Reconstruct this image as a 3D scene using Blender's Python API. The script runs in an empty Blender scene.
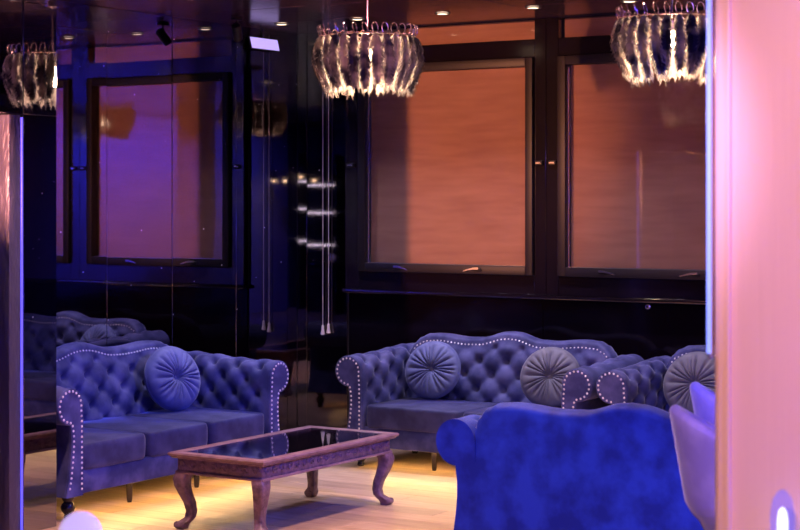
import bpy, bmesh, math, random
from mathutils import Vector, Matrix
random.seed(7)
PI = math.pi
scene = bpy.context.scene
COL = scene.collection
R = math.radians

# ------------------------------------------------------------------ camera
cam_d = bpy.data.cameras.new('camera')
cam = bpy.data.objects.new('camera', cam_d)
COL.objects.link(cam)
cam.location = (8.30, -11.49, 1.90)
cam.rotation_euler = (R(90), 0, R(32.15))
cam_d.sensor_width = 36
cam_d.lens = 78.75
cam_d.shift_y = -65 / 800
cam_d.clip_start = 0.05
cam_d.dof.use_dof = True
cam_d.dof.focus_distance = 11.2
cam_d.dof.aperture_fstop = 4.8
scene.camera = cam

# ------------------------------------------------------------------ world
w = bpy.data.worlds.new('world')
scene.world = w
w.use_nodes = True
w.node_tree.nodes['Background'].inputs[0].default_value = (0.30, 0.16, 0.42, 1)
w.node_tree.nodes['Background'].inputs[1].default_value = 0.04

# ------------------------------------------------------------------ exposure
scene.view_settings.view_transform = 'Standard'
scene.view_settings.look = 'None'
scene.view_settings.exposure = 0.25
scene.view_settings.gamma = 1.0
scene.view_settings.use_curve_mapping = False


def light(name, typ, loc, energy, color, aim=None, size=0.1, size_y=None, angle=None, blend=0.5, parent=None):
    d = bpy.data.lights.new(name, typ)
    d.energy = energy
    d.color = color
    if typ == 'AREA':
        d.size = size
        if size_y:
            d.shape = 'RECTANGLE'
            d.size_y = size_y
    else:
        d.shadow_soft_size = size
    if typ == 'SPOT':
        d.spot_size = R(angle)
        d.spot_blend = blend
    o = bpy.data.objects.new(name, d)
    COL.objects.link(o)
    o.location = loc
    if aim is not None:
        o.rotation_euler = (Vector(aim) - Vector(loc)).to_track_quat('-Z', 'Y').to_euler()
    if parent:
        o.parent = parent
        o.matrix_parent_inverse = Matrix.Translation(-Vector(parent.location))
    return o


# orange spot in the near left bay, then unseen coloured spots added as fill
light('orange_spot', 'SPOT', (1.23, -7.2, 2.25), 1800, (1.0, 0.36, 0.17), (1.45, 0, 2.35), 0.035, angle=27, blend=0.7)
light('rose_fill', 'SPOT', (3.3, -6.6, 3.15), 200, (1.0, 0.34, 0.40), (3.2, 0, 2.1), 0.05, angle=34, blend=0.9)  # added to brighten the right blind
light('blue_fill', 'SPOT', (5.2, -8.6, 3.15), 620, (0.03, 0.10, 1.0), (4.55, -4.0, 0.35), 0.06, angle=42, blend=0.6)
light('blue_fill', 'SPOT', (6.4, -3.6, 3.15), 800, (0.05, 0.08, 1.0), (0.9, -2.7, 0.45), 0.06, angle=34, blend=0.7)  # added to turn the left wall sofa bluer
light('blue_pillar_fill', 'SPOT', (7.6, -3.4, 3.15), 2000, (0.06, 0.06, 1.0), (6.82, -6.9, 1.9), 0.05, angle=28, blend=0.6)  # added to make the pillar's back read blue in reflections
light('pink_spot', 'SPOT', (7.5, -10.4, 3.15), 430, (1.0, 0.56, 0.40), (6.9, -7.3, 1.5), 0.10, angle=50, blend=0.8)
light('lilac_fill', 'SPOT', (6.6, -9.0, 3.15), 320, (0.72, 0.45, 1.0), (6.0, -5.5, 0.9), 0.06, angle=26, blend=0.8)  # added to tint the bar stools lilac
for wy, wp in ((-8.0, 520), (-9.2, 520), (-10.4, 460), (-11.6, 220)):
    light('blue_wall_fill', 'SPOT', (8.7, wy, 3.15), wp, (0.06, 0.06, 1.0), (10.0, wy, 1.8), 0.05, angle=150, blend=1.0)  # unseen, added so the mirrored window picks up blue


# ------------------------------------------------------------------ materials
def mat(name, color, rough=0.5, metallic=0.0, **kw):
    m = bpy.data.materials.new(name)
    m.use_nodes = True
    b = m.node_tree.nodes['Principled BSDF']
    b.inputs['Base Color'].default_value = (*color, 1)
    b.inputs['Roughness'].default_value = rough
    b.inputs['Metallic'].default_value = metallic
    for k, v in kw.items():
        k = k.replace('_', ' ').title().replace('Ior', 'IOR')
        b.inputs[k].default_value = v
    return m


def nodes(m):
    return m.node_tree.nodes, m.node_tree.links, m.node_tree.nodes['Principled BSDF']


def noise_color(m, c1, c2, scale=6.0, detail=4.0, stretch=(1, 1, 1), lo=0.35, hi=0.65, coord='Object'):
    n, l, b = nodes(m)
    tc = n.new('ShaderNodeTexCoord')
    mp = n.new('ShaderNodeMapping')
    mp.inputs['Scale'].default_value = stretch
    nz = n.new('ShaderNodeTexNoise')
    nz.inputs['Scale'].default_value = scale
    nz.inputs['Detail'].default_value = detail
    cr = n.new('ShaderNodeValToRGB')
    cr.color_ramp.elements[0].position = lo
    cr.color_ramp.elements[0].color = (*c1, 1)
    cr.color_ramp.elements[1].position = hi
    cr.color_ramp.elements[1].color = (*c2, 1)
    l.new(tc.outputs[coord], mp.inputs[0])
    l.new(mp.outputs[0], nz.inputs['Vector'])
    l.new(nz.outputs[0], cr.inputs[0])
    l.new(cr.outputs[0], b.inputs['Base Color'])
    return nz, mp, tc


def add_bump(m, scale, strength, dist=0.01, stretch=(1, 1, 1), detail=3.0):
    n, l, b = nodes(m)
    tc = n.new('ShaderNodeTexCoord')
    mp = n.new('ShaderNodeMapping')
    mp.inputs['Scale'].default_value = stretch
    nz = n.new('ShaderNodeTexNoise')
    nz.inputs['Scale'].default_value = scale
    nz.inputs['Detail'].default_value = detail
    bp = n.new('ShaderNodeBump')
    bp.inputs['Strength'].default_value = strength
    bp.inputs['Distance'].default_value = dist
    l.new(tc.outputs['Object'], mp.inputs[0])
    l.new(mp.outputs[0], nz.inputs['Vector'])
    l.new(nz.outputs[0], bp.inputs['Height'])
    l.new(bp.outputs[0], b.inputs['Normal'])


def emit(name, color, strength):
    m = bpy.data.materials.new(name)
    m.use_nodes = True
    b = m.node_tree.nodes['Principled BSDF']
    b.inputs['Base Color'].default_value = (*color, 1)
    b.inputs['Emission Color'].default_value = (*color, 1)
    b.inputs['Emission Strength'].default_value = strength
    return m


def velvet(name, dark, lit):
    m = mat(name, dark, 0.6, Sheen_Weight=0.5, Sheen_Roughness=0.3)
    noise_color(m, dark, lit, 7.0, 6.0, lo=0.40, hi=0.64)  # random brushed patches of darker and lighter pile
    n, l, b = nodes(m)
    b.inputs['Sheen Tint'].default_value = (0.75, 0.78, 1.0, 1)
    b.inputs['Specular IOR Level'].default_value = 0.25
    add_bump(m, 260, 0.25, 0.002)
    return m


def dark_glass(name, tint, refl, rough=0.02):
    """back-painted black glass: a mirror-like layer with a few dust specks"""
    m = mat(name, tint, rough, 1.0)
    n, l, b = nodes(m)
    tc = n.new('ShaderNodeTexCoord')
    vo = n.new('ShaderNodeTexVoronoi')
    vo.inputs['Scale'].default_value = 7.5
    mt = n.new('ShaderNodeMath')
    mt.operation = 'LESS_THAN'
    mt.inputs[1].default_value = 0.033
    mix = n.new('ShaderNodeMix')
    mix.data_type = 'RGBA'
    mix.inputs[6].default_value = (*[t * refl for t in tint], 1)
    mix.inputs[7].default_value = (0.75, 0.7, 0.8, 1)
    mr = n.new('ShaderNodeMath')
    mr.operation = 'MULTIPLY_ADD'
    mr.inputs[1].default_value = 0.6
    mr.inputs[2].default_value = rough
    mm = n.new('ShaderNodeMath')
    mm.operation = 'SUBTRACT'
    mm.inputs[0].default_value = 1.0
    l.new(tc.outputs['Object'], vo.inputs['Vector'])
    l.new(vo.outputs['Distance'], mt.inputs[0])
    l.new(mt.outputs[0], mix.inputs[0])
    l.new(mix.outputs[2], b.inputs['Base Color'])
    l.new(mt.outputs[0], mr.inputs[0])
    l.new(mr.outputs[0], b.inputs['Roughness'])
    l.new(mt.outputs[0], mm.inputs[1])
    l.new(mm.outputs[0], b.inputs['Metallic'])
    return m


def pane_mat(name, fres=0.05, tint=(1, 1, 1)):
    m = bpy.data.materials.new(name)
    m.use_nodes = True
    n, l = m.node_tree.nodes, m.node_tree.links
    n.remove(n['Principled BSDF'])
    out = n['Material Output']
    tr = n.new('ShaderNodeBsdfTransparent')
    tr.inputs[0].default_value = (*tint, 1)
    gl = n.new('ShaderNodeBsdfGlossy')
    gl.inputs['Roughness'].default_value = 0.03
    lw = n.new('ShaderNodeLayerWeight')
    lw.inputs[0].default_value = 0.5
    pw = n.new('ShaderNodeMath')
    pw.operation = 'POWER'
    pw.inputs[1].default_value = 4.0
    l.new(lw.outputs['Facing'], pw.inputs[0])
    fr = n.new('ShaderNodeMath')
    fr.operation = 'MULTIPLY_ADD'
    fr.inputs[1].default_value = 1.0 - fres
    fr.inputs[2].default_value = fres
    l.new(pw.outputs[0], fr.inputs[0])
    mx = n.new('ShaderNodeMixShader')
    l.new(fr.outputs[0], mx.inputs[0])
    l.new(tr.outputs[0], mx.inputs[1])
    l.new(gl.outputs[0], mx.inputs[2])
    l.new(mx.outputs[0], out.inputs[0])
    return m


M = {}
M['mirror'] = dark_glass('black_mirror_glass', (0.90, 0.84, 1.0), 0.34)
M['panel'] = dark_glass('black_gloss_panel', (1.0, 0.90, 0.95), 0.17, 0.025)
M['core'] = mat('dark_wall_core', (0.012, 0.008, 0.012), 0.5)
M['low'] = mat('black_low_panel', (0.004, 0.002, 0.005), 0.10, Specular_IOR_Level=0.3)
M['ceil'] = mat('plum_gloss_ceiling', (0.07, 0.034, 0.055), 0.2, Specular_IOR_Level=0.5)
add_bump(M['ceil'], 3.0, 0.12, 0.02)
M['frame'] = mat('black_window_frame', (0.007, 0.004, 0.009), 0.12, IOR=1.9)
M['sash'] = mat('black_satin_sash', (0.007, 0.004, 0.009), 0.5)
M['bead'] = mat('silver_glazing_bead', (0.75, 0.7, 0.75), 0.25, 1.0)
M['pane'] = pane_mat('window_glass', 0.07)
M['blind'] = mat('screen_blind_fabric', (0.36, 0.20, 0.17), 0.8)
noise_color(M['blind'], (0.31, 0.155, 0.105), (0.40, 0.21, 0.145), 2.2, 3, (1, 1, 7), 0.3, 0.7)
add_bump(M['blind'], 300, 0.3, 0.002)
M['wood'] = mat('oak_plank', (0.62, 0.42, 0.28), 0.28)
nz, mp, tc = noise_color(M['wood'], (0.50, 0.31, 0.19), (0.70, 0.50, 0.34), 3.0, 6, (1.2, 14, 1), 0.3, 0.7, 'Object')
# each plank gets its own shade
n_, l_, b_ = nodes(M['wood'])
oi = n_.new('ShaderNodeObjectInfo')
hs = n_.new('ShaderNodeHueSaturation')
mr_ = n_.new('ShaderNodeMapRange')
mr_.inputs[3].default_value = 0.72
mr_.inputs[4].default_value = 1.12
l_.new(oi.outputs['Random'], mr_.inputs[0])
l_.new(mr_.outputs[0], hs.inputs['Value'])
cr_ = b_.inputs['Base Color'].links[0].from_socket
l_.new(cr_, hs.inputs['Color'])
l_.new(hs.outputs[0], b_.inputs['Base Color'])
ad_ = n_.new('ShaderNodeVectorMath')
l_.new(tc.outputs['Object'], ad_.inputs[0])
l_.new(oi.outputs['Random'], ad_.inputs[1])
l_.new(ad_.outputs[0], mp.inputs[0])
M['floor'] = mat('oak_floor', (0.55, 0.36, 0.23), 0.3)
noise_color(M['floor'], (0.50, 0.31, 0.19), (0.70, 0.50, 0.34), 3.0, 6, (1.2, 14, 1), 0.3, 0.7)
n_, l_, b_ = nodes(M['floor'])
bk = n_.new('ShaderNodeTexBrick')
bk.inputs['Scale'].default_value = 1.0
bk.inputs['Brick Width'].default_value = 1.9
bk.inputs['Row Height'].default_value = 0.19
bk.inputs['Mortar Size'].default_value = 0.003
bk.inputs['Color1'].default_value = (0.75, 0.75, 0.75, 1)
bk.inputs['Color2'].default_value = (1.0, 1.0, 1.0, 1)
bk.inputs['Mortar'].default_value = (0.25, 0.22, 0.2, 1)
tcf = n_.new('ShaderNodeTexCoord')
l_.new(tcf.outputs['Object'], bk.inputs['Vector'])
mf = n_.new('ShaderNodeMix')
mf.data_type = 'RGBA'
mf.blend_type = 'MULTIPLY'
mf.inputs[0].default_value = 1.0
l_.new(b_.inputs['Base Color'].links[0].from_socket, mf.inputs[6])
l_.new(bk.outputs['Color'], mf.inputs[7])
l_.new(mf.outputs[2], b_.inputs['Base Color'])
M['velvet'] = velvet('blue_grey_velvet', (0.034, 0.038, 0.14), (0.095, 0.098, 0.27))
M['seatv'] = velvet('seat_velvet', (0.030, 0.030, 0.10), (0.060, 0.062, 0.17))
M['royal'] = velvet('royal_blue_velvet', (0.008, 0.022, 0.22), (0.02, 0.055, 0.42))
M['cushv'] = velvet('blue_cushion_velvet', (0.09, 0.10, 0.26), (0.15, 0.17, 0.38))
M['greyv'] = velvet('grey_cushion_velvet', (0.13, 0.125, 0.17), (0.19, 0.185, 0.24))
M['lilac'] = velvet('lilac_velvet', (0.25, 0.20, 0.60), (0.36, 0.30, 0.75))
M['nail'] = mat('pewter_nail', (0.85, 0.80, 0.88), 0.3, 0.55)
M['leg'] = mat('black_turned_wood', (0.015, 0.010, 0.012), 0.25)
M['warmled'] = emit('warm_led', (1.0, 0.60, 0.16), 36)
M['table'] = mat('carved_mauve_wood', (0.30, 0.17, 0.17), 0.42)
noise_color(M['table'], (0.085, 0.042, 0.068), (0.26, 0.15, 0.19), 26, 6, (1, 1, 1), 0.3, 0.72)
add_bump(M['table'], 75, 0.55, 0.008)
M['tabletop'] = mat('mauve_wood_rail', (0.36, 0.21, 0.19), 0.35)
noise_color(M['tabletop'], (0.16, 0.085, 0.105), (0.30, 0.18, 0.195), 14, 5, (1, 1, 1), 0.3, 0.7)
M['board'] = mat('dark_table_board', (0.020, 0.012, 0.018), 0.3)
M['tglass'] = pane_mat('table_glass', 0.10, (0.85, 0.85, 0.9))
M['rod'] = mat('chrome_rod', (0.75, 0.62, 0.68), 0.2, 1.0)
M['loop'] = mat('rose_wire_loop', (0.9, 0.66, 0.68), 0.22, 1.0)
M['bulb'] = emit('warm_bulb', (1.0, 0.70, 0.34), 60)
M['down'] = emit('downlight_lens', (1.0, 0.72, 0.5), 5)
M['black'] = mat('matt_black_metal', (0.012, 0.010, 0.012), 0.4, 0.3)
M['cord'] = mat('cream_cord', (0.72, 0.58, 0.58), 0.6)
M['tassel'] = mat('cream_plastic_pull', (0.85, 0.70, 0.70), 0.4)
M['screen'] = emit('lavender_light_panel', (0.55, 0.42, 0.95), 0.9)
M['pillar'] = mat('pink_satin_lacquer', (0.84, 0.54, 0.50), 0.4, Specular_IOR_Level=0.3)
add_bump(M['pillar'], 4.0, 0.12, 0.02, (14, 14, 0.6))
M['led_blue'] = emit('blue_led', (0.22, 0.32, 1.0), 1.0)
M['led_deep'] = emit('deep_blue_led', (0.12, 0.10, 1.0), 1.1)
M['tube'] = emit('cold_white_tube', (0.6, 0.65, 1.0), 3.0)
M['halo'] = bpy.data.materials.new('blue_halo_shell')  # emissive shell that paints a blue halo around the tube
M['halo'].use_nodes = True
n_, l_ = M['halo'].node_tree.nodes, M['halo'].node_tree.links
n_.remove(n_['Principled BSDF'])
t_, e_, x_ = n_.new('ShaderNodeBsdfTransparent'), n_.new('ShaderNodeEmission'), n_.new('ShaderNodeMixShader')
e_.inputs[0].default_value = (0.20, 0.16, 1.0, 1)
e_.inputs[1].default_value = 0.9
x_.inputs[0].default_value = 0.35
l_.new(t_.outputs[0], x_.inputs[1])
l_.new(e_.outputs[0], x_.inputs[2])
l_.new(x_.outputs[0], n_['Material Output'].inputs[0])
M['jamb'] = mat('brushed_lilac_metal', (0.09, 0.08, 0.20), 0.4, 0.3)
add_bump(M['jamb'], 5, 0.5, 0.05, (3, 3, 1))
M['plumwall'] = mat('plum_wall', (0.02, 0.010, 0.03), 0.45)
M['violet'] = mat('violet_wall', (0.55, 0.50, 0.75), 0.6)
M['shelf'] = mat('bar_shelf_black', (0.02, 0.015, 0.02), 0.3)
M['led_white'] = emit('white_shelf_led', (1.0, 0.92, 0.95), 40)
M['globe'] = mat('frosted_globe', (0.85, 0.75, 0.90), 0.35)
n_, l_, b_ = nodes(M['globe'])
b_.inputs['Emission Color'].default_value = (0.75, 0.55, 1.0, 1)
b_.inputs['Emission Strength'].default_value = 0.7


def feather_mat():
    m = bpy.data.materials.new('smoky_feather')
    m.use_nodes = True
    n, l = m.node_tree.nodes, m.node_tree.links
    b = n['Principled BSDF']
    out = n['Material Output']
    b.inputs['Roughness'].default_value = 0.45
    tc = n.new('ShaderNodeTexCoord')
    nz = n.new('ShaderNodeTexNoise')
    nz.inputs['Scale'].default_value = 9
    oi = n.new('ShaderNodeObjectInfo')
    ad = n.new('ShaderNodeVectorMath')
    sc = n.new('ShaderNodeVectorMath')
    sc.operation = 'SCALE'
    sc.inputs['Scale'].default_value = 31
    cr = n.new('ShaderNodeValToRGB')
    cr.color_ramp.elements[0].position = 0.36
    cr.color_ramp.elements[0].color = (0.022, 0.016, 0.045, 1)
    cr.color_ramp.elements[1].position = 0.66
    cr.color_ramp.elements[1].color = (0.62, 0.52, 0.50, 1)
    tr = n.new('ShaderNodeBsdfTranslucent')
    mx = n.new('ShaderNodeMixShader')
    mx.inputs[0].default_value = 0.45
    l.new(oi.outputs['Random'], sc.inputs[0])
    l.new(tc.outputs['Object'], ad.inputs[0])
    l.new(sc.outputs[0], ad.inputs[1])
    l.new(ad.outputs[0], nz.inputs['Vector'])
    l.new(nz.outputs[0], cr.inputs[0])
    l.new(cr.outputs[0], b.inputs['Base Color'])
    l.new(cr.outputs[0], tr.inputs[0])
    l.new(b.outputs[0], mx.inputs[1])
    l.new(tr.outputs[0], mx.inputs[2])
    l.new(mx.outputs[0], out.inputs[0])
    return m


M['feather'] = feather_mat()


# ------------------------------------------------------------------ mesh helpers
class MB:
    def __init__(self):
        self.v, self.f = [], []

    def add(self, vs, fs):
        o = len(self.v)
        self.v += [tuple(p) for p in vs]
        self.f += [tuple(i + o for i in f) for f in fs]
        return self

    def box(self, x0, x1, y0, y1, z0, z1, bev=0.0, seg=2):
        if bev <= 0:
            vs = [(x, y, z) for x in (x0, x1) for y in (y0, y1) for z in (z0, z1)]
            fs = [(0, 1, 3, 2), (4, 6, 7, 5), (0, 4, 5, 1), (2, 3, 7, 6), (0, 2, 6, 4), (1, 5, 7, 3)]
            return self.add(vs, fs)
        bm = bmesh.new()
        bmesh.ops.create_cube(bm, size=1)
        for v in bm.verts:
            v.co = ((x0 + x1) / 2 + v.co.x * (x1 - x0), (y0 + y1) / 2 + v.co.y * (y1 - y0), (z0 + z1) / 2 + v.co.z * (z1 - z0))
        bmesh.ops.bevel(bm, geom=bm.edges[:], offset=bev, segments=seg, profile=0.5, affect='EDGES')
        bm.verts.index_update()
        self.add([v.co[:] for v in bm.verts], [[v.index for v in f.verts] for f in bm.faces])
        bm.free()
        return self

    def loft(self, rings, close=True, caps=True):
        n = len(rings[0])
        vs = [p for r in rings for p in r]
        fs = []
        for i in range(len(rings) - 1):
            for j in range(n if close else n - 1):
                k = (j + 1) % n
                fs.append((i * n + j, i * n + k, (i + 1) * n + k, (i + 1) * n + j))
        if caps and close:
            fs.append(tuple(range(n - 1, -1, -1)))
            fs.append(tuple((len(rings) - 1) * n + j for j in range(n)))
        return self.add(vs, fs)

    def lathe(self, prof, seg=20, c=(0, 0, 0), caps=True):
        rings = [[(c[0] + r * math.cos(2 * PI * j / seg), c[1] + r * math.sin(2 * PI * j / seg), c[2] + z) for j in range(seg)] for r, z in prof]
        return self.loft(rings, True, caps)

    def tube(self, pts, r, seg=8, closed=False):
        pts = [Vector(p) for p in pts]
        rings = []
        n = len(pts)
        for i, p in enumerate(pts):
            if closed:
                t = pts[(i + 1) % n] - pts[i - 1]
            else:
                t = pts[min(i + 1, n - 1)] - pts[max(i - 1, 0)]
            t.normalize()
            a = Vector((0, 0, 1)) if abs(t.z) < 0.9 else Vector((1, 0, 0))
            u = t.cross(a).normalized()
            w_ = t.cross(u).normalized()
            rings.append([p + (u * math.cos(2 * PI * j / seg) + w_ * math.sin(2 * PI * j / seg)) * r for j in range(seg)])
        if closed:
            rings.append(rings[0])
        return self.loft(rings, True, not closed)

    def build(self, name, m, parent=None, smooth=True, angle=40, loc=None, rot=None):
        me = bpy.data.meshes.new(name)
        me.from_pydata([tuple(v) for v in self.v], [], self.f)
        bm = bmesh.new()
        bm.from_mesh(me)
        bmesh.ops.recalc_face_normals(bm, faces=bm.faces[:])
        bm.to_mesh(me)
        bm.free()
        if smooth:
            me.polygons.foreach_set('use_smooth', [True] * len(me.polygons))
            me.set_sharp_from_angle(angle=R(angle))
        me.materials.append(M[m])
        o = bpy.data.objects.new(name, me)
        COL.objects.link(o)
        if parent:
            o.parent = parent
        if loc:
            o.location = loc
        if rot:
            o.rotation_euler = rot
        return o


def tag(o, label=None, cat=None, group=None, kind=None):
    if label:
        o['label'] = label
    if cat:
        o['category'] = cat
    if group:
        o['group'] = group
    if kind:
        o['kind'] = kind
    return o


def empty(name, loc=(0, 0, 0), rz=0):
    o = bpy.data.objects.new(name, None)
    COL.objects.link(o)
    o.location = loc
    o.rotation_euler = (0, 0, rz)
    o.empty_display_size = 0.1
    return o


def copy_tree(o, parent=None):
    c = o.copy()
    COL.objects.link(c)
    c.parent = parent
    for ch in o.children:
        copy_tree(ch, c)
    return c


def inst(src, name, parent, loc, rot=(0, 0, 0), m=None):
    o = bpy.data.objects.new(name, src.data)
    COL.objects.link(o)
    o.parent = parent
    o.location = loc
    o.rotation_euler = rot
    return o


CEIL = 3.24
WL = 0.10          # plane of the mirrored left wall
# ------------------------------------------------------------------ floor
fl = tag(MB().box(0, 10, -13.6, 0.1, -0.08, -0.008).build('floor', 'floor'), 'pale oak plank floor of the lounge', None, None, 'structure')
PW, PL = 0.19, 1.9
plank_src = None
row = 0
y = -0.004
while y > -8.7:
    x = 0.10 - (0.72 * row % PL)
    while x < 8.6:
        a, b = max(x, 0.10), min(x + PL, 8.6)
        if b - a > 0.05:
            full = abs((b - a) - PL) < 1e-4
            if full and plank_src is not None:
                inst(plank_src, 'plank', fl, (a, y - PW, -0.008))
            else:
                o = MB().box(0.0015, b - a - 0.0015, 0.0015, PW - 0.0015, 0, 0.008, 0.0015, 1).build('plank', 'wood', fl, loc=(a, y - PW, -0.008))
                if full:
                    plank_src = o
        x += PL
    y -= PW
    row += 1

# ------------------------------------------------------------------ ceiling
ce = tag(MB().box(0, 10, -13.6, 0.1, CEIL + 0.012, CEIL + 0.1).build('ceiling', 'ceil'), 'dark plum glossy ceiling', None, None, 'structure')
csrc = None
for i in range(6):
    for j in range(8):
        if csrc is None:
            csrc = MB().box(0.003, 1.217, 0.003, 0.797, 0, 0.012, 0.002, 1).build('ceiling_panel', 'ceil', ce, loc=(0.10 + i * 1.22, -0.8 * (j + 1), CEIL))
        else:
            inst(csrc, 'ceiling_panel', ce, (0.10 + i * 1.22, -0.8 * (j + 1), CEIL), (R(random.uniform(-.12, .12)), R(random.uniform(-.12, .12)), 0))

# ------------------------------------------------------------------ left wall, mirrored black glass panels
wl = tag(MB().box(-0.1, WL - 0.012, -13.6, 0.1, 0, CEIL).build('wall_left', 'core'), 'left wall clad in mirror-black glass panels', None, None, 'structure')
seams = [0.0, -0.805, -1.568, -2.272, -3.1, -3.93]
for k in range(len(seams) - 1):
    y1, y0 = seams[k], seams[k + 1]
    o = MB().box(0, 0.012, 0.002, y1 - y0 - 0.002, 0, CEIL - 0.002, 0.0015, 1).build('glass_panel', 'mirror', wl, loc=(WL - 0.012, y0, 0.001))
    o.rotation_euler = (0, R([0, 0.05, -0.05, 0.04, 0][k]), R([0, 0.06, -0.08, 0.1, 0][k]))

# projecting pier and header at the near left
pier = tag(MB().box(WL + 0.004, 1.184, -4.205, -3.93, 0, CEIL - 0.001, 0.003, 1).build('wall_near_left', 'core'), 'projecting black pier before the left sofa', None, None, 'structure')
MB().box(1.184, 1.19, -4.20, -3.933, 0.001, 2.385, 0.001, 1).build('glass_panel', 'mirror', pier)
MB().box(1.184, 1.19, -4.20, -3.933, 2.39, CEIL - 0.003, 0.001, 1).build('glass_panel', 'mirror', pier)
hd = tag(MB().box(WL + 0.004, 1.184, -13.5, -4.208, 2.385, CEIL - 0.001, 0.003, 1).build('trim_1', 'core'), 'black gloss header over the near left bay', None, None, 'structure')
for k in range(4):
    MB().box(1.184, 1.19, -4.21 - 1.5 * (k + 1) + 0.003, -4.21 - 1.5 * k, 2.39, CEIL - 0.003, 0.001, 1).build('glass_panel', 'mirror', hd)
dr = tag(empty('door_1', (1.04, -4.21, 0)), 'lilac metal door jamb at the pier', None, None, 'structure')
MB().box(0.06, 0.15, -0.105, -0.012, 0, 2.383, 0.006).build('jamb', 'jamb', dr)
MB().box(0.10, 0.155, -0.011, -0.001, 0.02, 2.37, 0.002, 1).build('led_line', 'led_deep', dr)
MB().box(0.0, 0.05, -1.1, -0.106, 0, 2.383, 0.004, 1).build('door_leaf', 'panel', dr)

# ------------------------------------------------------------------ back wall
wb = tag(MB().box(WL, 0.60, 0.012, 0.1, 0, CEIL).box(0.60, 4.15, 0.012, 0.1, 0, 1.20).box(4.15, 10, 0.012, 0.1, 0, CEIL).build('wall_back', 'core'),
         'black gloss back wall below and beside the windows', None, None, 'structure')
for a, b in ((WL + 0.001, 0.197), (0.197, 0.585)):
    o = MB().box(0.0015, b - a - 0.0015, 0, 0.012, 0.001, CEIL - 0.002, 0.0012, 1).build('gloss_panel', 'panel', wb, loc=(a, 0, 0))
    o.rotation_euler = (R(-0.10 if a > .15 else 0.05), 0, R(0.05 if a > .15 else 0))
for a, b in ((0.60, 2.324), (2.324, 4.05), (4.05, 5.8), (5.8, 7.6)):
    MB().box(a + 0.002, b - 0.002, 0, 0.012, 0.001, 1.17, 0.0012, 1).build('low_panel', 'low', wb)
MB().box(4.16, 7.6, 0, 0.012, 1.2, CEIL - 0.002, 0.0012, 1).build('gloss_panel', 'panel', wb)
sill = tag(MB().box(0.585, 4.15, -0.075, 0.011, 1.172, 1.20, 0.004).build('trim_2', 'frame'), 'black window sill ledge', None, None, 'structure')


def handle(parent, x, z, flip):
    """fold-down window stay: base plate with a slanting lever"""
    s = -1 if flip else 1
    h = MB().box(x - 0.035, x + 0.035, -0.092, -0.080, z - 0.012, z + 0.012, 0.003, 1).build('handle', 'black', parent)
    m = MB()
    m.loft([[(x + s * t, -0.094 - dy, z + dz - q), (x + s * t, -0.104 - dy, z + dz - q), (x + s * t, -0.104 - dy, z + dz + q), (x + s * t, -0.094 - dy, z + dz + q)]
            for t, dy, dz, q in ((-0.02, 0, 0.012, 0.008), (0.03, 0.004, 0.010, 0.008), (0.07, 0.008, 0.001, 0.006), (0.11, 0.010, -0.010, 0.004))])
    m.build('lever', 'bead', h)


def window(name, x0, sx0, ox0, ox1, sx1, x1, label):
    """x0..x1 frame, sx0..sx1 sash, ox0..ox1 opening"""
    wn = tag(empty(name, (0, 0, 0)), label, None, None, 'structure')
    z0, sz0, oz0, oz1, sz1 = 1.201, 1.345, 1.410, 2.885, 2.95
    tz0, tz1 = 3.085, CEIL - 0.004
    g = 0.004
    f = MB()
    f.box(x0, sx0 - g, -0.05, 0.08, z0, tz1, 0.003, 1)
    f.box(sx1 + g, x1, -0.05, 0.08, z0, tz1, 0.003, 1)
    f.box(sx0 - g, sx1 + g, -0.05, 0.08, z0, sz0 - g, 0.003, 1)
    f.box(sx0 - g, sx1 + g, -0.05, 0.08, sz1 + g, tz0, 0.003, 1)
    f.box(sx0 - g, sx1 + g, -0.02, 0.08, tz1 - 0.01, tz1, 0.002, 1)
    f.build('frame', 'frame', wn)
    for (a, b, c, d) in ((sx0, ox0, sz0, sz1), (ox1, sx1, sz0, sz1), (ox0, ox1, sz0, oz0), (ox0, ox1, oz1, sz1)):
        MB().box(a, b, -0.08, 0.02, c, d, 0.005).build('sash_rail', 'sash', wn)
    bd = MB()
    t = 0.006
    bd.box(ox0, ox0 + t, -0.035, -0.022, oz0, oz1 - 0.02)
    bd.box(ox0, ox1, -0.035, -0.022, oz0, oz0 + t * 0.7)
    bd.build('glazing_bead', 'bead', wn)
    MB().box(ox0, ox1, -0.022, -0.018, oz0, oz1).build('pane', 'pane', wn)
    MB().box(sx0 - g, sx1 + g, -0.010, -0.006, tz0, tz1 - 0.01).build('transom_pane', 'pane', wn)
    for xx, fl_ in ((ox0 + 0.30, False), (ox1 - 0.40, True)):
        handle(wn, xx, 1.376, fl_)
    for xx in (x0 + 0.06, x1 - 0.05):
        k = MB().box(xx - 0.03, xx + 0.03, -0.075, -0.05, 2.155, 2.19, 0.004, 1).build('lock', 'black', wn)
        MB().box(xx - 0.02, xx + 0.02, -0.08, -0.075, 2.168, 2.178).build('lock_lever', 'bead', k)
    bl = empty('roller_blind', ((ox0 + ox1) / 2, 0.03, 1.40))
    hw = (sx1 - sx0) / 2 - 0.008
    MB().box(-hw, hw, -0.004, 0.0, -0.03, 1.545, 0.001, 1).build('fabric', 'blind', bl)
    MB().box(-hw, hw, 0.0, 0.012, -0.035, -0.005, 0.003, 1).build('bottom_bar', 'black', bl)
    tb = empty('transom_blind', ((ox0 + ox1) / 2, 0.03, tz0))
    MB().box(-hw, hw, -0.004, 0.0, 0.002, tz1 - tz0 - 0.012, 0.001, 1).build('fabric', 'blind', tb)
    MB().box(-hw, hw, 0.0, 0.012, 0.002, 0.016, 0.003, 1).build('bottom_bar', 'black', tb)
    return bl, tb


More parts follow.
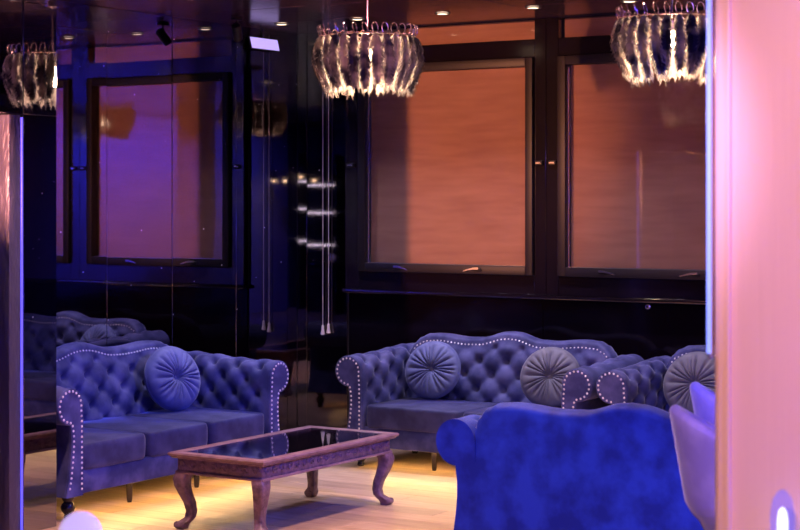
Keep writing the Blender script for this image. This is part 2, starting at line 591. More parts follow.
b1, t1 = window('window_1', 0.60, 0.735, 0.80, 2.215, 2.275, 2.374, 'black framed casement window nearest the corner')
b2, t2 = window('window_2', 2.376, 2.480, 2.545, 3.96, 4.02, 4.148, 'black framed casement window beside the pink pillar')
tag(b1, 'orange brown roller blind closed in the window nearest the corner', 'blind', 'closed window blinds')
tag(b2, 'mauve brown roller blind closed in the window beside the pink pillar', 'blind', 'closed window blinds')
tag(t1, 'narrow orange blind strip above the corner window', 'blind', 'transom blinds')
tag(t2, 'narrow orange brown blind strip above the window by the pillar', 'blind', 'transom blinds')
skt = empty('cable_outlet', (3.164, 0, 1.14))
MB().lathe([(0.020, 0), (0.020, 0.006), (0.014, 0.010), (0.006, 0.010)], 16).build('ring', 'bead', skt, rot=(R(90), 0, 0))
MB().lathe([(0.011, 0.0105), (0.009, 0.014)], 12).build('plug', 'black', skt, rot=(R(90), 0, 0))
tag(skt, 'small round metal outlet on black panel under the sill', 'outlet')

# blind pull cords in the corner
for k, (cx, zz) in enumerate(((0.365, 0.83), (0.42, 0.845))):
    c = empty('blind_cord', (cx, -0.02, zz))
    MB().tube([(0, 0, 0.06), (0.001, 0, 0.9), (0, 0, CEIL - zz)], 0.003, 6).build('cord', 'cord', c)
    MB().lathe([(0.006, 0.075), (0.010, 0.065), (0.011, 0.04), (0.016, 0.012), (0.018, 0.0), (0.010, -0.004)], 12).build('pull', 'tassel', c)
    tag(c, ['pale pull cord with bell tassel, the one farther from the window', 'pale pull cord with bell tassel, the one nearer the window'][k], 'cord', 'blind pull cords')

# the other walls of the room
tag(MB().box(10, 10.1, -13.6, 0.1, 0, CEIL).build('wall_right', 'violet'), 'violet wall on the right side', None, None, 'structure')
tag(MB().box(0, 10, -13.7, -13.6, 0, CEIL).build('wall_near', 'plumwall'), 'plum wall behind the bar', None, None, 'structure')


# ------------------------------------------------------------------ sofas
def lerp_tab(tab, t):
    for (a, va), (b, vb) in zip(tab, tab[1:]):
        if t <= b:
            k = (t - a) / (b - a)
            k = k * k * (3 - 2 * k)
            return va + (vb - va) * k
    return tab[-1][1]


CREST = [(0, 0.950), (0.04, 0.947), (0.30, 0.900), (0.42, 0.897), (0.72, 0.915), (0.84, 0.908), (0.92, 0.88), (0.97, 0.84), (1.0, 0.79)]


def tuft(s, t, sx, st):
    """height of diamond tufting and distance to the nearest button, 0..1"""
    a, b = s / sx + t / st, s / sx - t / st
    p = 0.58 + 0.42 * (abs(math.sin(PI * a)) * abs(math.sin(PI * b))) ** 1.15
    ra, rb = a - round(a), b - round(b)
    ds, dt = (ra + rb) / 2 * sx, (ra - rb) / 2 * st
    d = math.hypot(ds, dt)
    return p - 0.85 * math.exp(-(d / 0.027) ** 2)


def fade(x, a, b):
    k = max(0.0, min(1.0, (x - a) / (b - a)))
    return k * k * (3 - 2 * k)


BZ = 0.145         # height of the sofa base above the floor


def arm_profile():
    """(outward, z) outline from the inner bottom over the scroll to the outer bottom"""
    p = [(0.0, BZ + 0.43 * i / 22) for i in range(23)]
    cx, cz, r = 0.116, 0.680, 0.111
    p += [(0.001, 0.60), (0.003, 0.625), (0.0055, 0.65)]
    n = 26
    for i in range(n + 1):
        a = PI - (PI * 1.5) * i / n
        p.append((cx + r * math.cos(a), cz + r * math.sin(a)))
    p += [(0.112, 0.545), (0.106, 0.50), (0.106, 0.44), (0.113, 0.36), (0.126, 0.27), (0.140, 0.20), (0.150, BZ)]
    return p


AP = arm_profile()


def nail_dome(m, p, nrm, r):
    nrm = Vector(nrm).normalized()
    a = Vector((0, 0, 1)) if abs(nrm.z) < 0.9 else Vector((1, 0, 0))
    u = nrm.cross(a).normalized()
    v = nrm.cross(u)
    p = Vector(p)
    r1 = [p + (u * math.cos(j * PI / 3) + v * math.sin(j * PI / 3)) * r for j in range(6)]
    r2 = [p + nrm * r * 0.6 + (u * math.cos(j * PI / 3) + v * math.sin(j * PI / 3)) * r * 0.6 for j in range(6)]
    top = p + nrm * r * 0.85
    vs = r1 + r2 + [top]
    fs = [(j, (j + 1) % 6, 6 + (j + 1) % 6, 6 + j) for j in range(6)] + [(6 + j, 6 + (j + 1) % 6, 12) for j in range(6)]
    m.add(vs, fs)


def resample(pts, step):
    pts = [Vector(p) for p in pts]
    out, acc = [pts[0]], 0.0
    for a, b in zip(pts, pts[1:]):
        L = (b - a).length
        pos = step - acc
        while pos <= L:
            out.append(a + (b - a) * (pos / L))
            pos += step
        acc = (acc + L) % step
    return out


def inset_poly(p, d):
    """offset an open outline towards its inside (to the right of travel)"""
    out = []
    n = len(p)
    for i in range(n):
        a, b = Vector(p[max(i - 1, 0)]), Vector(p[min(i + 1, n - 1)])
        t = (b - a).normalized()
        out.append((p[i][0] + t.y * d, p[i][1] - t.x * d))
    return out


def sofa(name, loc, rz, iw, ncush, skin, seat_skin, label, D=0.90, group='velvet sofas of the lounge'):
    root = tag(empty(name, loc, rz), label, 'sofa', group)
    W = iw + 0.035
    YO = D - 0.88
    # base rail
    MB().box(-iw - 0.03, iw + 0.03, 0.03, D - 0.03, BZ, 0.29, 0.012).build('seat_base', skin, root)
    # seat cushions
    cw = 2 * iw / ncush
    for k in range(ncush):
        m = MB()
        nx, ny = 24, 22
        a, b = -iw + k * cw + 0.004, -iw + (k + 1) * cw - 0.004
        hx, hy, hz = (b - a) / 2, 0.335 + YO / 2, 0.08
        rr = 0.03
        # super-ellipsoid shell: rounded slab with a crowned top
        rings = []
        for i in range(13):
            th_ = -PI / 2 + PI * i / 12
            cz_ = hz * math.copysign(abs(math.sin(th_)) ** 0.55, math.sin(th_))
            sc = abs(math.cos(th_)) ** 0.30
            ring = []
            for j in range(56):
                ph = 2 * PI * j / 56
                ex = math.copysign(abs(math.cos(ph)) ** 0.17, math.cos(ph)) * hx
                ey = math.copysign(abs(math.sin(ph)) ** 0.17, math.sin(ph)) * hy
                ins = 0.035 * (1 - sc) / 1.0
                if i in (0, 12):
                    ring.append((ex * 0.02, ey * 0.02, cz_ + (0.006 if i == 12 else 0)))
                else:
                    kx = (hx - ins * 1.0) / hx if sc > 0.4 else 0.6
                    ky = (hy - ins * 1.0) / hy if sc > 0.4 else 0.6
                    ring.append((ex * kx, ey * ky, cz_))
            rings.append(ring)
        m.loft(rings)
        m.build('seat_cushion', seat_skin, root, angle=60, loc=((a + b) / 2, 0.345 + YO / 2, 0.364))
    # back: one continuous shell, tufted front, rolled crest, flat rear
    NX = int(2 * W / 0.0125)
    cols = []
    buttons = MB()
    nails = MB()
    nail_pts = []
    for i in range(NX + 1):
        x = -W + 2 * W * i / NX
        t = abs(x) / W
        c = lerp_tab(CREST, t)
        zn = c - 0.058                       # nail line
        col = []
        nv = 40
        yb = lambda z: 0.635 + YO + (z - 0.36) * 0.22
        for j in range(nv + 1):
            z = 0.33 + (zn - 0.33) * j / nv
            h = tuft(x, z - 0.535, 0.225, 0.2)
            k = fade(zn - z, 0.0, 0.07) * fade(z, 0.36, 0.46) * fade(W - abs(x), 0.03, 0.12)
            col.append((x, yb(z) - 0.020 - 0.050 * (h * k + 0.35 * (1 - k)), z))
        y0 = yb(zn) - 0.028
        nail_pts.append((x, y0 - 0.004, zn + 0.004))
        for q in range(9):                    # crest roll
            a = PI * (1.08 - 1.12 * q / 8)
            col.append((x, y0 + 0.062 + 0.07 * math.cos(a), c - 0.036 + 0.036 * math.sin(a) + (-0.006 if q == 0 else 0)))
        yr = D - 0.005
        for z in (c - 0.08, c - 0.14, 0.60, 0.45, 0.30, BZ):
            zz = min(z, c - 0.08)
            col.append((x, yr - 0.03 * fade(zz, 0.45, 0.95), zz))
        cols.append(col)
    m = MB()
    m.loft(cols, close=False)
    n = len(cols[0])
    m.f.append(tuple(range(n)))
    o = len(m.v) - n
    m.f.append(tuple(range(o + n - 1, o - 1, -1)))
    back = m.build('backrest', skin, root, angle=70)
    for p in resample(nail_pts[3:-3], 0.030):
        nail_dome(nails, p, (0, -1, 0.15), 0.0092)
    tag(nails.build('nailhead_trim', 'nail', back), 'row of pale metal nails along the crest', None, None, 'stuff')
    for r_ in range(-1, 4):
        z = 0.535 + r_ * 0.1
        x = -3.0
        while x < 3:
            xx = x + (0.1125 if r_ % 2 else 0)
            c = lerp_tab(CREST, min(1, abs(xx) / W))
            if abs(xx) < W - 0.1 and z < c - 0.12 and z > 0.44:
                nail_dome(buttons, (xx, 0.635 + YO + (z - 0.36) * 0.22 - 0.012, z), (0, -1, 0.1), 0.012)
            x += 0.225
    tag(buttons.build('tuft_buttons', skin, back), None, None, None, 'stuff')
    # arms
    for s in (-1, 1):
        NY = 56
        y0, y1 = 0.012, D - 0.012
        arc = [0.0]
        for (a, b) in zip(AP, AP[1:]):
            arc.append(arc[-1] + math.hypot(b[0] - a[0], b[1] - a[1]))
        nrm = []
        for i in range(len(AP)):
            a, b = Vector(AP[max(i - 1, 0)]), Vector(AP[min(i + 1, len(AP) - 1)])
            tt = (b - a).normalized()
            nrm.append((-tt.y, tt.x))
        rings = []
        for k in range(NY + 1):
            yy = y0 + (y1 - y0) * k / NY
            ring = []
            for i, (ox, oz) in enumerate(AP):
                h = tuft(yy - 0.12, arc[i] - 0.42, 0.2, 0.2)
                kk = fade(arc[i], 0.27, 0.36) * (1 - fade(arc[i], 0.66, 0.76)) * fade(yy, 0.03, 0.09) * fade(y1 - yy, 0.02, 0.1)
                d = 0.048 * (h - 0.7) * kk
                rise = 0.03 * fade(yy, 0.2, 0.8) * fade(oz, 0.3, 0.7)
                ring.append((s * (iw + ox + nrm[i][0] * d), yy, oz + nrm[i][1] * d + rise))
            rings.append(ring)
        arm = MB().loft(rings).build('armrest', skin, root, angle=60)
        # front facing panel, a little proud
        ip = inset_poly(AP, 0.004)
        rings = []
        for yy, dd in ((0.012, 0.002), (0.002, 0.002), (-0.003, 0.007)):
            q = inset_poly(AP, dd)
            rings.append([(s * (iw + a), yy, b) for a, b in q])
        MB().loft(rings).build('arm_facing', skin, arm, angle=35)
        nl = MB()
        q = inset_poly(AP, 0.019)
        q = [p for p in q if p[1] > BZ + 0.02]
        # keep the run from climbing into the curl's own start
        for p in resample([(a, b, 0) for a, b in q], 0.031):
            nail_dome(nl, (s * (iw + p.x), -0.003, p.y), (0, -1, 0), 0.0085)
        tag(nl.build('nailhead_trim', 'nail', arm), 'double row of pale metal nails on the arm front', None, None, 'stuff')
        # legs
        for (lx, ly) in ((iw + 0.055, 0.075), (iw + 0.055, D - 0.09)):
            MB().lathe([(0.020, 0.0), (0.026, 0.012), (0.020, 0.03), (0.036, 0.05), (0.044, 0.07), (0.036, 0.094), (0.024, 0.104), (0.038, 0.125), (0.040, BZ + 0.001)], 16).build('leg', 'leg', root, loc=(s * lx, ly, 0))
    for lx in (-iw * 0.36, iw * 0.36):
        MB().lathe([(0.014, 0), (0.018, 0.02), (0.024, BZ + 0.001)], 12).build('leg', 'leg', root, loc=(lx, 0.16, 0))
    MB().box(-iw + 0.02, iw - 0.02, 0.12, 0.135, BZ - 0.012, BZ - 0.001).build('led_strip', 'warmled', root)
    return root


s1 = sofa('tufted_sofa', (1.165, -2.745, 0), R(90), 0.93, 3, 'velvet', 'seatv', 'blue tufted three-cushion sofa along the mirrored left wall', 1.02)
s2 = sofa('tufted_sofa', (2.25, -1.12, 0), 0, 0.79, 2, 'velvet', 'seatv', 'grey-blue tufted sofa under the corner window with two round cushions')
s3 = sofa('tufted_sofa', (4.32, -1.12, 0), 0, 0.80, 2, 'velvet', 'seatv', 'grey-blue tufted sofa under the window, partly behind the pink pillar')
s4 = sofa('tufted_sofa', (4.86, -4.06 + 0.90, 0), R(180), 0.80, 2, 'royal', 'royal', 'royal blue velvet sofa in the foreground seen from behind')


# ------------------------------------------------------------------ round cushions
def cushion(loc, rot, r, th_, skin, label, npl=22):
    root = tag(empty('round_cushion', loc), label, 'cushion', 'round pleated cushions')
    root.rotation_euler = rot
    m = MB()
    NR, NA = 26, 130
    ph = [random.uniform(-.5, .5) for _ in range(npl)]

    def surf(q, a):
        edge = max(0.0, 1 - q ** 3.2) ** 0.5
        pit = 0.62 * math.exp(-(q / 0.16) ** 2) + 0.12 * math.exp(-(q / 0.4) ** 2)
        k = int(a / (2 * PI) * npl) % npl
        pl = abs(math.sin(a * npl / 2 + 0.8 * math.sin(3 * a) + 0.7 * math.sin(7 * a)))
        am = (0.5 + 0.5 * math.sin(5 * a + 1)) * 0.5 + 0.6
        return th_ * (edge * 0.5 * (1 - pit)) - 0.026 * am * (1 - pl) ** 2 * fade(q, 0.05, 0.2) * (1 - fade(q, 0.62, 0.98))
    rings = []
    for i in range(NR + 1):
        q = 0.03 + 0.97 * i / NR
        q = math.sin(q * PI / 2) if i else 0.03
        q = min(q, 1)
        rings.append([(r * q * math.cos(2 * PI * j / NA), r * q * math.sin(2 * PI * j / NA), surf(q, 2 * PI * j / NA)) for j in range(NA)])
    for i in range(NR - 1, -1, -1):
        q = math.sin((0.03 + 0.97 * i / NR) * PI / 2) if i else 0.03
        rings.append([(r * q * math.cos(2 * PI * j / NA), r * q * math.sin(2 * PI * j / NA), -surf(q, 2 * PI * j / NA)) for j in range(NA)])
    m.loft(rings)
    m.build('cover', skin, root, angle=80)
    bt = MB().lathe([(0.017, 0.0), (0.016, 0.006), (0.010, 0.010), (0.002, 0.011)], 14)
    bt.build('button', skin, root, loc=(0, 0, th_ * 0.13))
    MB().tube([(r * 0.99 * math.cos(2 * PI * j / 60), r * 0.99 * math.sin(2 * PI * j / 60), 0) for j in range(60)], 0.006, 6, True).build('piping', skin, root)
    return root


cushion((0.56, -2.12, 0.671), (R(74), 0, R(78)), 0.225, 0.19, 'cushv', 'blue round pleated cushion on the left wall sofa')
cushion((1.72, -0.57, 0.661), (R(72), 0, R(8)), 0.215, 0.14, 'cushv', 'grey-blue round cushion at the left arm of the corner-window sofa')
cushion((2.68, -0.57, 0.66), (R(72), 0, R(14)), 0.215, 0.14, 'greyv', 'grey round cushion at the right arm of the corner-window sofa')
cushion((3.78, -0.60, 0.671), (R(72), 0, R(5)), 0.225, 0.15, 'greyv', 'grey round cushion on the sofa behind the pink pillar')

# ------------------------------------------------------------------ coffee table
TX, TY = 2.13, -2.94
tb = tag(empty('coffee_table', (TX, TY, 0)), 'carved mauve wood coffee table with dark glass top and curved legs', 'table')
hx, hy, hz = 0.345, 0.71, 0.445


def rail_prof(depth):
    return [(0, 0.414), (0.012, 0.411), (0.020, 0.416), (0.020, 0.421), (0.030, 0.426), (0.034, 0.437), (0.028, 0.445), (-0.028, 0.445), (-0.033, 0.441), (-0.033, 0.424), (0, 0.420)]


for s in (-1, 1):
    for ax in (0, 1):
        ln = hy if ax == 0 else hx
        ot = hx if ax == 0 else hy
        rings = []
        for e in (-1, 1):
            ring = []
            for (o_, z) in rail_prof(0):
                a = (ot - 0.034 + o_) * s
                b = e * (ln - 0.034 + o_ - 0.0006)
                ring.append((a, b, z) if ax == 0 else (b, a, z))
            rings.append(ring)
        MB().loft(rings).build('top_rail', 'tabletop', tb, angle=30)
        # carved apron board
        d0, d1 = ot - 0.062, ot - 0.040
        a0, a1 = sorted((s * d0, s * d1))
        m = MB()
        L_ = ln - 0.045
        if ax == 0:
            m.box(a0, a1, -L_, L_, 0.335, 0.418, 0.004)
        else:
            m.box(-L_, L_, a0, a1, 0.335, 0.418, 0.004)
        ap = m.build('apron', 'table', tb)
        # moulding below
        e0, e1 = sorted((s * (d0 - 0.004), s * (d1 + 0.012)))
        m = MB()
        if ax == 0:
            m.box(e0, e1, -L_ - 0.01, L_ + 0.01, 0.322, 0.337, 0.005)
        else:
            m.box(-L_ - 0.01, L_ + 0.01, e0, e1, 0.322, 0.337, 0.005)
        m.build('moulding', 'tabletop', ap)
        # carved leaf scrolls standing proud on the apron
        m = MB()
        nn = int(2 * L_ / 0.07)
        for k in range(nn):
            cpos = -L_ + (k + 0.5) * 2 * L_ / nn
            pts = []
            for q in range(13):
                an = q / 12 * 4.2 * PI / 2
                rr_ = 0.024 * (1 - q / 15)
                pts.append((cpos + rr_ * math.cos(an) * (1 if k % 2 else -1), 0.374 + rr_ * math.sin(an)))
            dd = s * (d1 + 0.001)
            m.tube([((dd, a, z) if ax == 0 else (a, dd, z)) for a, z in pts], 0.0055, 5)
        tag(m.build('carving', 'table', ap), 'carved leaf scroll band', None, None, 'stuff')
    for s2 in (-1, 1):
        # cabriole leg
        dx, dy = s * 0.7071, s2 * 0.7071
        rings = []
        K = [(0.345, 0.000, 0.044), (0.335, 0.002, 0.044), (0.32, 0.012, 0.043), (0.29, 0.022, 0.042), (0.25, 0.020, 0.038), (0.20, 0.006, 0.033), (0.15, -0.010, 0.029),
             (0.10, -0.018, 0.026), (0.065, -0.012, 0.026), (0.045, 0.006, 0.032), (0.03, 0.022, 0.036), (0.015, 0.026, 0.034), (0.0, 0.020, 0.026)]
        for z, off, h_ in K:
            cx_, cy_ = s * (hx - 0.082) + dx * off * 1.4, s2 * (hy - 0.082) + dy * off * 1.4
            b_ = h_ * 0.3
            ring = []
            for qx, qy in ((1, 1), (-1, 1), (-1, -1), (1, -1)):
                pts = [(qx * h_, qy * (h_ - b_)), (qx * (h_ - b_ * 0.3), qy * (h_ - b_ * 0.3)), (qx * (h_ - b_), qy * h_)]
                if qx * qy < 0:
                    pts = pts[::-1]
                ring += [(cx_ + a, cy_ + b, z) for a, b in pts]
            rings.append(ring)
        lg = MB().loft(rings).build('leg', 'table', tb, angle=50)
        # knee scroll
        m = MB()
        m.lathe([(0.006, -0.012), (0.016, -0.008), (0.018, 0), (0.016, 0.008), (0.006, 0.012)], 12)
        m.build('toe_scroll', 'table', lg, loc=(s * (hx - 0.082) + dx * 0.062, s2 * (hy - 0.082) + dy * 0.062, 0.026), rot=(R(90), 0, math.atan2(dy, dx) + PI / 2 * 0))
MB().box(-hx + 0.064, hx - 0.064, -hy + 0.064, hy - 0.064, 0.400, 0.412, 0.002, 1).build('board', 'board', tb)
MB().box(-hx + 0.0685, hx - 0.0685, -hy + 0.0685, hy - 0.0685, 0.436, 0.442, 0.001, 1).build('glass_top', 'tglass', tb)


# ------------------------------------------------------------------ chandeliers
def feather_mesh():
    m = MB()
    rnd = random.Random(3)
    H = 0.315
    N = 46

    def spine(t):
        return Vector((0, 0.030 * math.sin(PI * min(1, t * 1.1)) - 0.045 * t * t, -H * t))
    pts = [spine(i / 12) for i in range(13)]
    m.tube(pts, 0.0025, 5)
    for layer in (0, 1, 2):
        for i in range(N):
            t = 0.03 + 0.97 * i / N
            p = spine(t) + Vector((0, (layer - 1) * 0.010, 0))
            wid = 0.036 * (0.55 + 0.45 * math.sin(PI * min(1, 0.15 + t * 0.8))) * rnd.uniform(0.8, 1.15)
            if t > 0.92:
                wid *= 0.8
            for s in (-1, 1):
                tip = p + Vector((s * wid, rnd.uniform(-0.012, 0.014), -rnd.uniform(0.02, 0.045)))
                mid = p + Vector((s * wid * 0.55, rnd.uniform(0.0, 0.010), -rnd.uniform(0.006, 0.014)))
                wv = Vector((0, 0, 0.0045))
                wt = Vector((0, 0, 0.002))
                m.add([p + wv, p - wv, mid - wv, mid + wv, tip - wt, tip + wt], [(0, 1, 2, 3), (3, 2, 4, 5)])
    return m


def chandelier(loc, label, src=None):
    root = tag(empty('feather_chandelier', loc), label, 'chandelier', 'feather chandeliers')
    top = CEIL - loc[2]
    MB().lathe([(0.06, top), (0.06, top - 0.02), (0.03, top - 0.035), (0.004, top - 0.04)], 20).build('canopy', 'rod', root)
    MB().tube([(0, 0, 0.33), (0, 0, top - 0.03)], 0.006, 8).build('rod', 'rod', root)
    RR = 0.285
    rg = MB()
    rg.tube([(RR * math.cos(2 * PI * j / 48), RR * math.sin(2 * PI * j / 48), 0.335) for j in range(48)], 0.006, 6, True)
    for k in range(4):
        a = k * PI / 2 + 0.4
        rg.tube([(0, 0, 0.335), (RR * math.cos(a), RR * math.sin(a), 0.335)], 0.004, 6)
    rg.build('ring', 'loop', root)
    nF = 30
    fsrc, lsrc = src or (None, None)
    for k in range(nF):
        a = 2 * PI * k / nF
        ca, sa = math.cos(a), math.sin(a)
        p = ((RR + 0.008) * ca, (RR + 0.008) * sa, 0.335)
        rot = (R(random.uniform(-4, 5)), R(random.uniform(-5, 5)), a - PI / 2)
        if fsrc is None:
            fsrc = feather_mesh().build('feather', 'feather', root, smooth=False, loc=p, rot=rot)
            l_ = MB().tube([(0.019 * math.cos(2 * PI * j / 16), 0, 0.034 * math.sin(2 * PI * j / 16)) for j in range(16)], 0.0038, 6, True)
            lsrc = l_.build('hook_ring', 'loop', root, loc=((RR + 0.006) * ca, (RR + 0.006) * sa, 0.366), rot=(0.3, 0, a + 0.9))
        else:
            f = inst(fsrc, 'feather', root, p, rot)
            f.scale = (random.uniform(0.85, 1.1), 1, random.uniform(0.92, 1.06))
            inst(lsrc, 'hook_ring', root, ((RR + 0.006) * ca, (RR + 0.006) * sa, 0.366), (0.3, 0, a + 0.9))
    MB().lathe([(0.022, 0.27), (0.022, 0.325), (0.012, 0.334)], 14).build('lamp_holder', 'rod', root)
    MB().lathe([(0.012, 0.268), (0.030, 0.245), (0.034, 0.22), (0.026, 0.195), (0.004, 0.183)], 16).build('bulb', 'bulb', root)
    light('bulb_light', 'POINT', (loc[0], loc[1], loc[2] + 0.16), 42, (1.0, 0.72, 0.42), size=0.04, parent=root)
    return fsrc, lsrc


cs = chandelier((2.48, -2.60, 2.555), 'smoky feather chandelier hanging before the corner window')
chandelier((4.47, -2.60, 2.555), 'smoky feather chandelier beside the pink pillar', cs)

# ------------------------------------------------------------------ downlights
for k, (dx, dy, rr) in enumerate(((0.47, -0.72, 0.045), (1.16, -0.72, 0.045), (1.89, -0.72, 0.045), (2.62, -0.72, 0.045), (3.35, -0.72, 0.045), (0.98, -2.45, 0.085), (3.45, -2.45, 0.085), (1.9, -4.3, 0.085), (3.6, -4.3, 0.085))):  # last three are unseen, added to light the floor and sofas
    d = empty('downlight', (dx, dy, CEIL - 0.002))
    MB().lathe([(rr * 1.28, 0), (rr * 1.28, -0.004), (rr * 1.05, -0.010), (rr, -0.004), (rr, 0)], 20, caps=False).build('bezel', 'black', d)
    MB().lathe([(rr, -0.005), (rr * 0.6, -0.007), (0.002, -0.008)], 20).build('lens', 'down', d)
    light('downlight_spot', 'SPOT', (dx, dy, CEIL - 0.02), 95 if k < 5 else (130 if k == 5 else 330), (0.76, 0.68, 1.0) if k < 6 else (1.0, 0.58, 0.46), (dx + .05, dy - .2, 0), 0.05, angle=90 if k < 5 else 80, blend=0.8, parent=d)
    tag(d, ['recessed ceiling downlight right in the corner', 'second ceiling downlight from the corner', 'third ceiling downlight from the corner, above the corner window',
            'fourth ceiling downlight from the corner, over the window mullion', 'fifth ceiling downlight from the corner, left of the far chandelier',
            'large round downlight at the top edge over the left sofa', 'unseen downlight added as fill between the two chandeliers',
            'unseen downlight added as fill in front of the coffee table', 'unseen downlight added as fill over the royal blue sofa'][k], 'downlight', 'ceiling downlights')

# lavender light panel and track spotlight near the corner
pn = empty('light_panel', (0.135, -0.485, 3.118))
pn.rotation_euler = (R(-14), 0, R(90))
MB().box(-0.185, 0.185, 0.0, 0.02, -0.05, 0.05, 0.004).build('housing', 'black', pn)
MB().box(-0.178, 0.178, -0.004, -0.0005, -0.044, 0.044, 0.001, 1).build('diffuser', 'screen', pn)
MB().tube([(0, 0.012, 0.045), (0, 0.012, CEIL - 3.118)], 0.008, 8).build('bracket', 'black', pn)
tag(pn, 'small lavender glowing rectangular light panel in the ceiling corner', 'light panel')
tk = empty('track_spotlight', (0.45, -1.25, CEIL))
MB().box(-0.02, 0.02, -0.05, 0.05, -0.02, -0.001, 0.003, 1).build('track_adapter', 'black', tk)
MB().tube([(0, 0, -0.02), (0, 0, -0.07)], 0.008, 8).build('stem', 'black', tk)
MB().lathe([(0.02, 0.06), (0.035, 0.05), (0.035, -0.07), (0.030, -0.075), (0.028, -0.06)], 16).build('head', 'black', tk, loc=(0, 0, -0.10), rot=(R(35), R(20), 0))
tag(tk, 'small black spotlight head hanging from the ceiling by the left wall', 'spotlight')

# ------------------------------------------------------------------ pink pillar with its blue light strip
pl = tag(MB().box(6.585, 6.98, -7.25, -6.9, 0, CEIL - 0.001, 0.02, 3).build('wall_right_pillar', 'pillar'), 'glossy pink pillar in the foreground', None, None, 'structure')
MB().box(6.625, 6.637, -7.262, -7.249, 0, CEIL - 0.002, 0.004).build('edge_trim', 'pillar', pl)
st = empty('led_strip_light', (6.578, -7.247, 1.50))
MB().box(-0.006, 0.006, -0.008, 0.012, 0.0, CEIL - 1.502, 0.003, 1).build('profile', 'bead', st)
MB().box(-0.006, 0.006, -0.012, -0.0085, 0.005, CEIL - 1.51, 0.001, 1).build('diffuser', 'led_blue', st)
MB().lathe([(0.002, -0.010), (0.007, -0.006), (0.008, 0), (0.006, 0.003)], 12).build('end_cap', 'bead', st)
tag(st, 'vertical blue light strip on the edge of the pink pillar', 'light strip')
tl = empty('tube_lamp', (6.808, -7.35, 0.70))
MB().box(-0.03, 0.03, 0.03, 0.099, 0.05, 0.11, 0.005).build('bracket', 'bead', tl)
MB().lathe([(0.010, 0.0), (0.013, 0.02), (0.013, 0.41), (0.010, 0.435), (0.002, 0.445)], 16).build('tube', 'tube', tl)
MB().lathe([(0.02, -0.005), (0.030, 0.03), (0.030, 0.43), (0.024, 0.465), (0.012, 0.484), (0.002, 0.489)], 20).build('halo_shell', 'halo', tl)  # glow painted as a shell around the tube
tag(tl, 'short cold white tube lamp low on the pink pillar', 'lamp')


# ------------------------------------------------------------------ lilac bar stools
def stool(loc, rz, label):
    root = tag(empty('bar_stool', loc, rz), label, 'stool', 'lilac velvet bar stools')
    rings = []
    NA, NV = 40, 12
    zt = lambda k: 1.20 - 0.22 * abs(k) ** 1.7
    zb = 0.77
    for i in range(NA + 1):
        k = -1 + 2 * i / NA
        a = k * R(112)
        e = 1 - 0.9 * fade(abs(k), 0.9, 1.0)
        ring = []
        top = zt(k) - 0.07 * fade(abs(k), 0.86, 1.0)
        for j in range(NV + 1):
            z = zb + (top - 0.02 - zb) * j / NV
            rr = 0.20 + 0.07 * (j / NV) - 0.05 * (1 - fade(j / NV, 0, 0.25))
            ring.append((rr * math.sin(a), rr * math.cos(a), z))
        rm = 0.235 + 0.035
        for q in range(1, 6):
            an = PI * q / 6
            ring.append(((rm - 0.022 + 0.022 * math.cos(an)) * math.sin(a), (rm - 0.022 + 0.022 * math.cos(an)) * math.cos(a), top - 0.02 + 0.022 * math.sin(an)))
        for j in range(NV, -1, -1):
            z = zb + (top - 0.02 - zb) * j / NV
            rr = 0.156 + 0.07 * (j / NV) - 0.05 * (1 - fade(j / NV, 0, 0.25))
            ring.append((rr * math.sin(a), rr * math.cos(a), z))
        rings.append(ring)
    MB().loft(rings).build('shell', 'lilac', root, angle=60)
    MB().lathe([(0.09, 0.74), (0.13, 0.765), (0.15, 0.80), (0.155, 0.835), (0.13, 0.85), (0.01, 0.855)], 32).build('seat', 'lilac', root)
    MB().lathe([(0.025, 0.03), (0.025, 0.74)], 16).build('column', 'rod', root)
    MB().lathe([(0.20, 0), (0.20, 0.012), (0.05, 0.03), (0.025, 0.035)], 32).build('base', 'rod', root)
    MB().tube([(0.16 * math.cos(2 * PI * j / 32), 0.16 * math.sin(2 * PI * j / 32), 0.30) for j in range(32)], 0.010, 8, True).build('foot_ring', 'rod', root)
    return root


stool((6.14, -5.82, 0), R(120), 'lilac velvet bar stool in front, cut off by the pink pillar')
stool((5.90, -5.07, 0), R(120), 'lilac velvet bar stool behind the nearer one at the pillar')

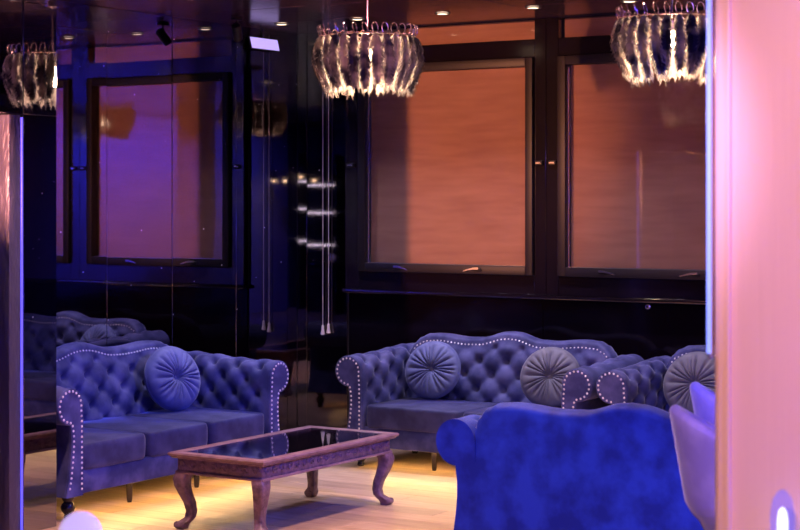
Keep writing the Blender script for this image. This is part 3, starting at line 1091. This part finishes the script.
# foreground bar table with a small frosted globe lamp
bt = empty('bar_table', (5.55, -8.49, 0))
MB().lathe([(0.01, 1.03), (0.29, 1.03), (0.30, 1.045), (0.29, 1.06), (0.01, 1.06)], 40).build('table_top', 'leg', bt)
MB().lathe([(0.03, 0.02), (0.03, 1.03)], 16).build('column', 'rod', bt)
MB().lathe([(0.22, 0), (0.22, 0.012), (0.04, 0.03), (0.03, 0.04)], 32).build('base', 'rod', bt)
tag(bt, 'round dark bar table below the bottom left edge', 'table')
gl = empty('globe_lamp', (5.55, -8.49, 1.0605))
MB().lathe([(0.035, 0.0), (0.035, 0.012), (0.018, 0.025), (0.018, 0.04)], 20).build('base', 'rod', gl)
MB().lathe([(0.048 * math.sin(PI * k / 14) + 0.0005, 0.078 - 0.048 * math.cos(PI * k / 14)) for k in range(15)], 24).build('globe', 'globe', gl)
tag(gl, 'small frosted lilac globe lamp blurred at the bottom left edge', 'lamp')

# ------------------------------------------------------------------ bar shelf and pendants behind the camera, seen in the corner glass
bs = empty('back_bar_shelf', (9.0, -13.2, 0))
for s in (-1, 1):
    MB().box(s * 0.40 - 0.02, s * 0.40 + 0.02, -0.15, 0.15, 0, 2.7, 0.004, 1).build('side_post', 'shelf', bs)
for z in (1.20, 1.75, 2.22):
    sh = MB().box(-0.378, 0.378, -0.15, 0.15, z - 0.04, z - 0.012, 0.003, 1).build('shelf', 'shelf', bs)
    MB().box(-0.378, 0.378, 0.151, 0.160, z - 0.029, z - 0.019).build('led_edge', 'led_white', sh)
tag(bs, 'black bar shelf with white lit edges, mirrored in the corner panels', 'shelf')
for k, (px, py) in enumerate(((9.62, -12.6), (9.38, -12.6), (9.12, -12.75), (8.82, -12.75))):
    p = empty('bar_pendant', (px, py, 2.28))
    MB().tube([(0, 0, 0.14), (0, 0, CEIL - 2.28)], 0.004, 6).build('flex', 'black', p)
    MB().lathe([(0.02, 0.16), (0.05, 0.13), (0.07, 0.0), (0.066, 0.0), (0.046, 0.125)], 18).build('shade', 'black', p)
    MB().lathe([(0.010, 0.11), (0.032, 0.07), (0.036, 0.03), (0.02, -0.02), (0.003, -0.03)], 14).build('bulb', 'bulb', p)
    tag(p, ['warm bar pendant lamp mirrored farthest left in the corner glass', 'warm bar pendant lamp mirrored second from left in the corner glass',
            'warm bar pendant lamp mirrored third from left over the lit shelf', 'warm bar pendant lamp mirrored farthest right over the lit shelf'][k], 'pendant lamp', 'bar pendant lamps')
